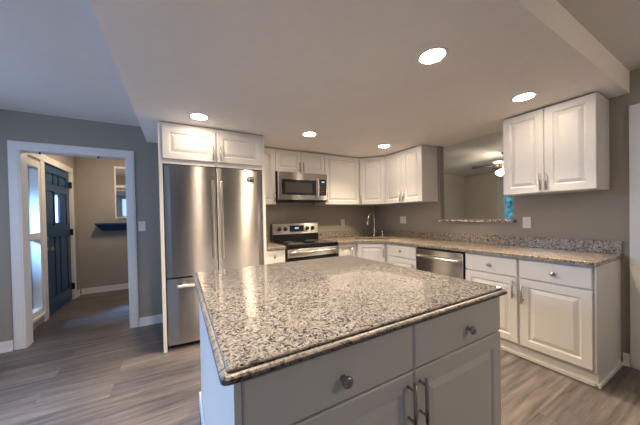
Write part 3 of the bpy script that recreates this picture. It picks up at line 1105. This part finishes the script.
# ------------------------------------------------------------------ recessed downlights
lab = {(-1.85, -2.585): 'recessed ceiling light nearest the camera, above the island', (-0.705, -2.585): 'recessed ceiling light in front of the large right wall cabinet',
       (-3.005, -1.005): 'recessed ceiling light in front of the refrigerator surround', (-1.86, -1.005): 'recessed ceiling light in front of the microwave',
       (-0.715, -1.005): 'recessed ceiling light in front of the corner cabinets', (-3.0, -2.585): 'recessed ceiling light left of the island, above the top edge of the picture'}
TILT = {(-1.85, -2.585): (-1.0, 0.6, 28), (-0.705, -2.585): (-1, 0, 24), (-3.005, -1.005): (0.2, -1, 26), (-1.86, -1.005): (0, -1, 14),
        (-0.715, -1.005): (-1, -0.15, 20), (-3.0, -2.585): (0.3, 1, 8)}
proto = None
for (x, y), l in lab.items():
    if proto is None:
        t = thing('recessed_light', l, 'ceiling light', (x, y, ZL), 0, 'recessed ceiling lights')
        bm = bmesh.new()
        lathe(bm, [(0.068, -0.0002), (0.068, -0.0022), (0.078, -0.0030), (0.086, -0.0018), (0.088, -0.0002)], n=40)
        # open ring: remove the caps
        big = [f for f in bm.faces if len(f.verts) > 4]
        bmesh.ops.delete(bm, geom=big, context='FACES')
        obj('trim_ring', bm, 'trim_paint', t)
        bm = bmesh.new()
        lathe(bm, [(0.0675, -0.0004), (0.0675, -0.0030), (0, -0.0050)], n=40)
        obj('lens', bm, 'lamp_lens', t)
        sl = bpy.data.lights.new('beam', 'SPOT')
        sl.energy = SPOT
        sl.color = (1.0, 0.79, 0.58)
        sl.spot_size = math.radians(128)
        sl.spot_blend = 1.0
        sl.shadow_soft_size = 0.055
        so = bpy.data.objects.new('beam', sl)
        C.objects.link(so)
        so.location = (0, 0, -0.012)
        so.rotation_mode = 'XYZ'
        so.parent = t
        proto = t
    else:
        t = proto.copy()
        C.objects.link(t)
        t.location = (x, y, ZL)
        t['label'] = l
        for ch in list(proto.children):
            c = ch.copy()
            C.objects.link(c)
            c.parent = t
    # flat lamps; beam tilt added to keep the light off nearby cabinets
    tx, ty, deg = TILT[(x, y)]
    bmo = [c for c in t.children if c.type == 'LIGHT'][0]
    bmo.rotation_euler = Vector((tx * math.tan(math.radians(deg)), ty * math.tan(math.radians(deg)), -1)).to_track_quat('-Z', 'Y').to_euler()

# ------------------------------------------------------------------ entry hall furnishings
t = thing('wall_shelf', 'dark navy floating shelf on the hall wall below the mirror', 'shelf', (-3.85, 2.25, 1.09))
part('board', 'navy_paint', t, lambda bm: box(bm, -0.61, 0.61, -0.17, -0.0015, 0.115, 0.14, 0.004))
def corbel(bm):
    a = [(-0.60, -0.16, 0.1145), (0.60, -0.16, 0.1145), (0.60, -0.0015, 0.1145), (-0.60, -0.0015, 0.1145)]
    b = [(-0.52, -0.07, 0.0), (0.52, -0.07, 0.0), (0.52, -0.0015, 0.0), (-0.52, -0.0015, 0.0)]
    loft(bm, [b, a])
part('apron', 'navy_paint', t, corbel)
t = thing('wall_mirror', 'tall white framed mirror in two panes above the navy shelf', 'mirror', (-3.85, 2.25, 1.30))
part('frame', 'trim_paint', t, bxs((-0.345, -0.325, -0.03, -0.0015, 0, 0.96), (0.325, 0.345, -0.03, -0.0015, 0, 0.96), (-0.325, 0.325, -0.03, -0.0015, 0.012, 0.035), (-0.325, 0.325, -0.03, -0.0015, 0.925, 0.96), (-0.325, 0.325, -0.03, -0.0015, 0.575, 0.615)))
part('mirror_pane', 'mirror_glass', t, bx(-0.324, 0.324, -0.012, -0.002, 0.036, 0.574))
part('mirror_pane', 'mirror_glass', t, bx(-0.324, 0.324, -0.012, -0.002, 0.616, 0.924))
t = thing('ceiling_lamp', 'round flush lamp on the entry hall ceiling, hidden above the doorway', 'ceiling light', (-4.0, 1.3, ZH))
part('base', 'bronze', t, lambda bm: lathe(bm, [(0.15, -0.0005), (0.15, -0.03), (0.13, -0.035)], n=32))
part('lamp_shade', 'hall_lens', t, lambda bm: lathe(bm, [(0.128, -0.036), (0.12, -0.06), (0.08, -0.085), (0, -0.095)], n=32))
t = thing('ceiling_lamp', 'added round flush lamp on the higher ceiling behind the camera, out of view', 'ceiling light', (-1.1, -4.9, ZH))  # unseen lamp added to warm the right-hand panels and ceiling step
part('base', 'bronze', t, lambda bm: lathe(bm, [(0.15, -0.0005), (0.15, -0.03), (0.13, -0.035)], n=32))
part('lamp_shade', 'added_lamp_lens', t, lambda bm: lathe(bm, [(0.128, -0.036), (0.12, -0.09), (0.08, -0.125), (0, -0.14)], n=32))
for i, x in enumerate((-4.44, -3.97)):
    bm = bmesh.new()
    lathe(bm, [(0.010, -0.0003), (0.010, -0.012), (0.006, -0.022), (0, -0.022)], (0, 0, 0), n=10)
    o = obj('stud', bm, 'black_matt')
    o.location = (x, YD + 0.03, DZ - 0.018)
    tag(o, ('tiny dark stud under the doorway head, left one of two', 'tiny dark stud under the doorway head, right one of two')[i], 'stud', 'studs under the doorway head')

# ------------------------------------------------------------------ ceiling fan in the next room
t = thing('ceiling_fan', 'bronze ceiling fan with lit shades in the room beyond the hatch', 'ceiling fan', (2.14, -1.19, ZH))
bm = bmesh.new()
lathe(bm, [(0.07, -0.0005), (0.065, -0.03), (0.02, -0.04), (0.018, -0.17)], n=24)
obj('canopy', bm, 'bronze', t)
bm = bmesh.new()
lathe(bm, [(0.05, -0.15), (0.10, -0.16), (0.115, -0.20), (0.105, -0.24), (0.06, -0.265), (0.05, -0.29)], n=24)
obj('motor', bm, 'bronze', t)
for k in range(5):
    a = 2 * PI * k / 5 + 2.007
    bm = bmesh.new()
    ca, sa = math.cos(a), math.sin(a)
    P = lambda r, s, z: (ca * r - sa * s, sa * r + ca * s, z)
    vs = [P(0.16, -0.05, -0.220), P(0.52, -0.07, -0.232), P(0.55, 0.0, -0.227), P(0.52, 0.07, -0.212), P(0.16, 0.05, -0.208)]
    lo = [(x, y, z - 0.007) for x, y, z in vs]
    loft(bm, [lo, vs])
    b = obj('blade', bm, 'blade_wood', t)
    bm = bmesh.new()
    tube(bm, [P(0.09, 0, -0.225), P(0.22, 0, -0.225)], 0.014, 8)
    obj('blade_bracket', bm, 'bronze', b)
bm = bmesh.new()
lathe(bm, [(0.05, -0.28), (0.07, -0.30), (0.05, -0.32), (0.0, -0.325)], n=20)
obj('light_kit', bm, 'bronze', t)
for k in range(3):
    a = 2 * PI * k / 3 + PI + 0.2
    ca, sa = math.cos(a), math.sin(a)
    bm = bmesh.new()
    lathe(bm, [(0.022, 0), (0.03, 0.02), (0.055, 0.08), (0.062, 0.11), (0, 0.108)], (ca * 0.07, sa * 0.07, -0.305), (ca * 0.75, sa * 0.75, -0.6), n=20)
    obj('lamp_shade', bm, 'fan_lens', t)
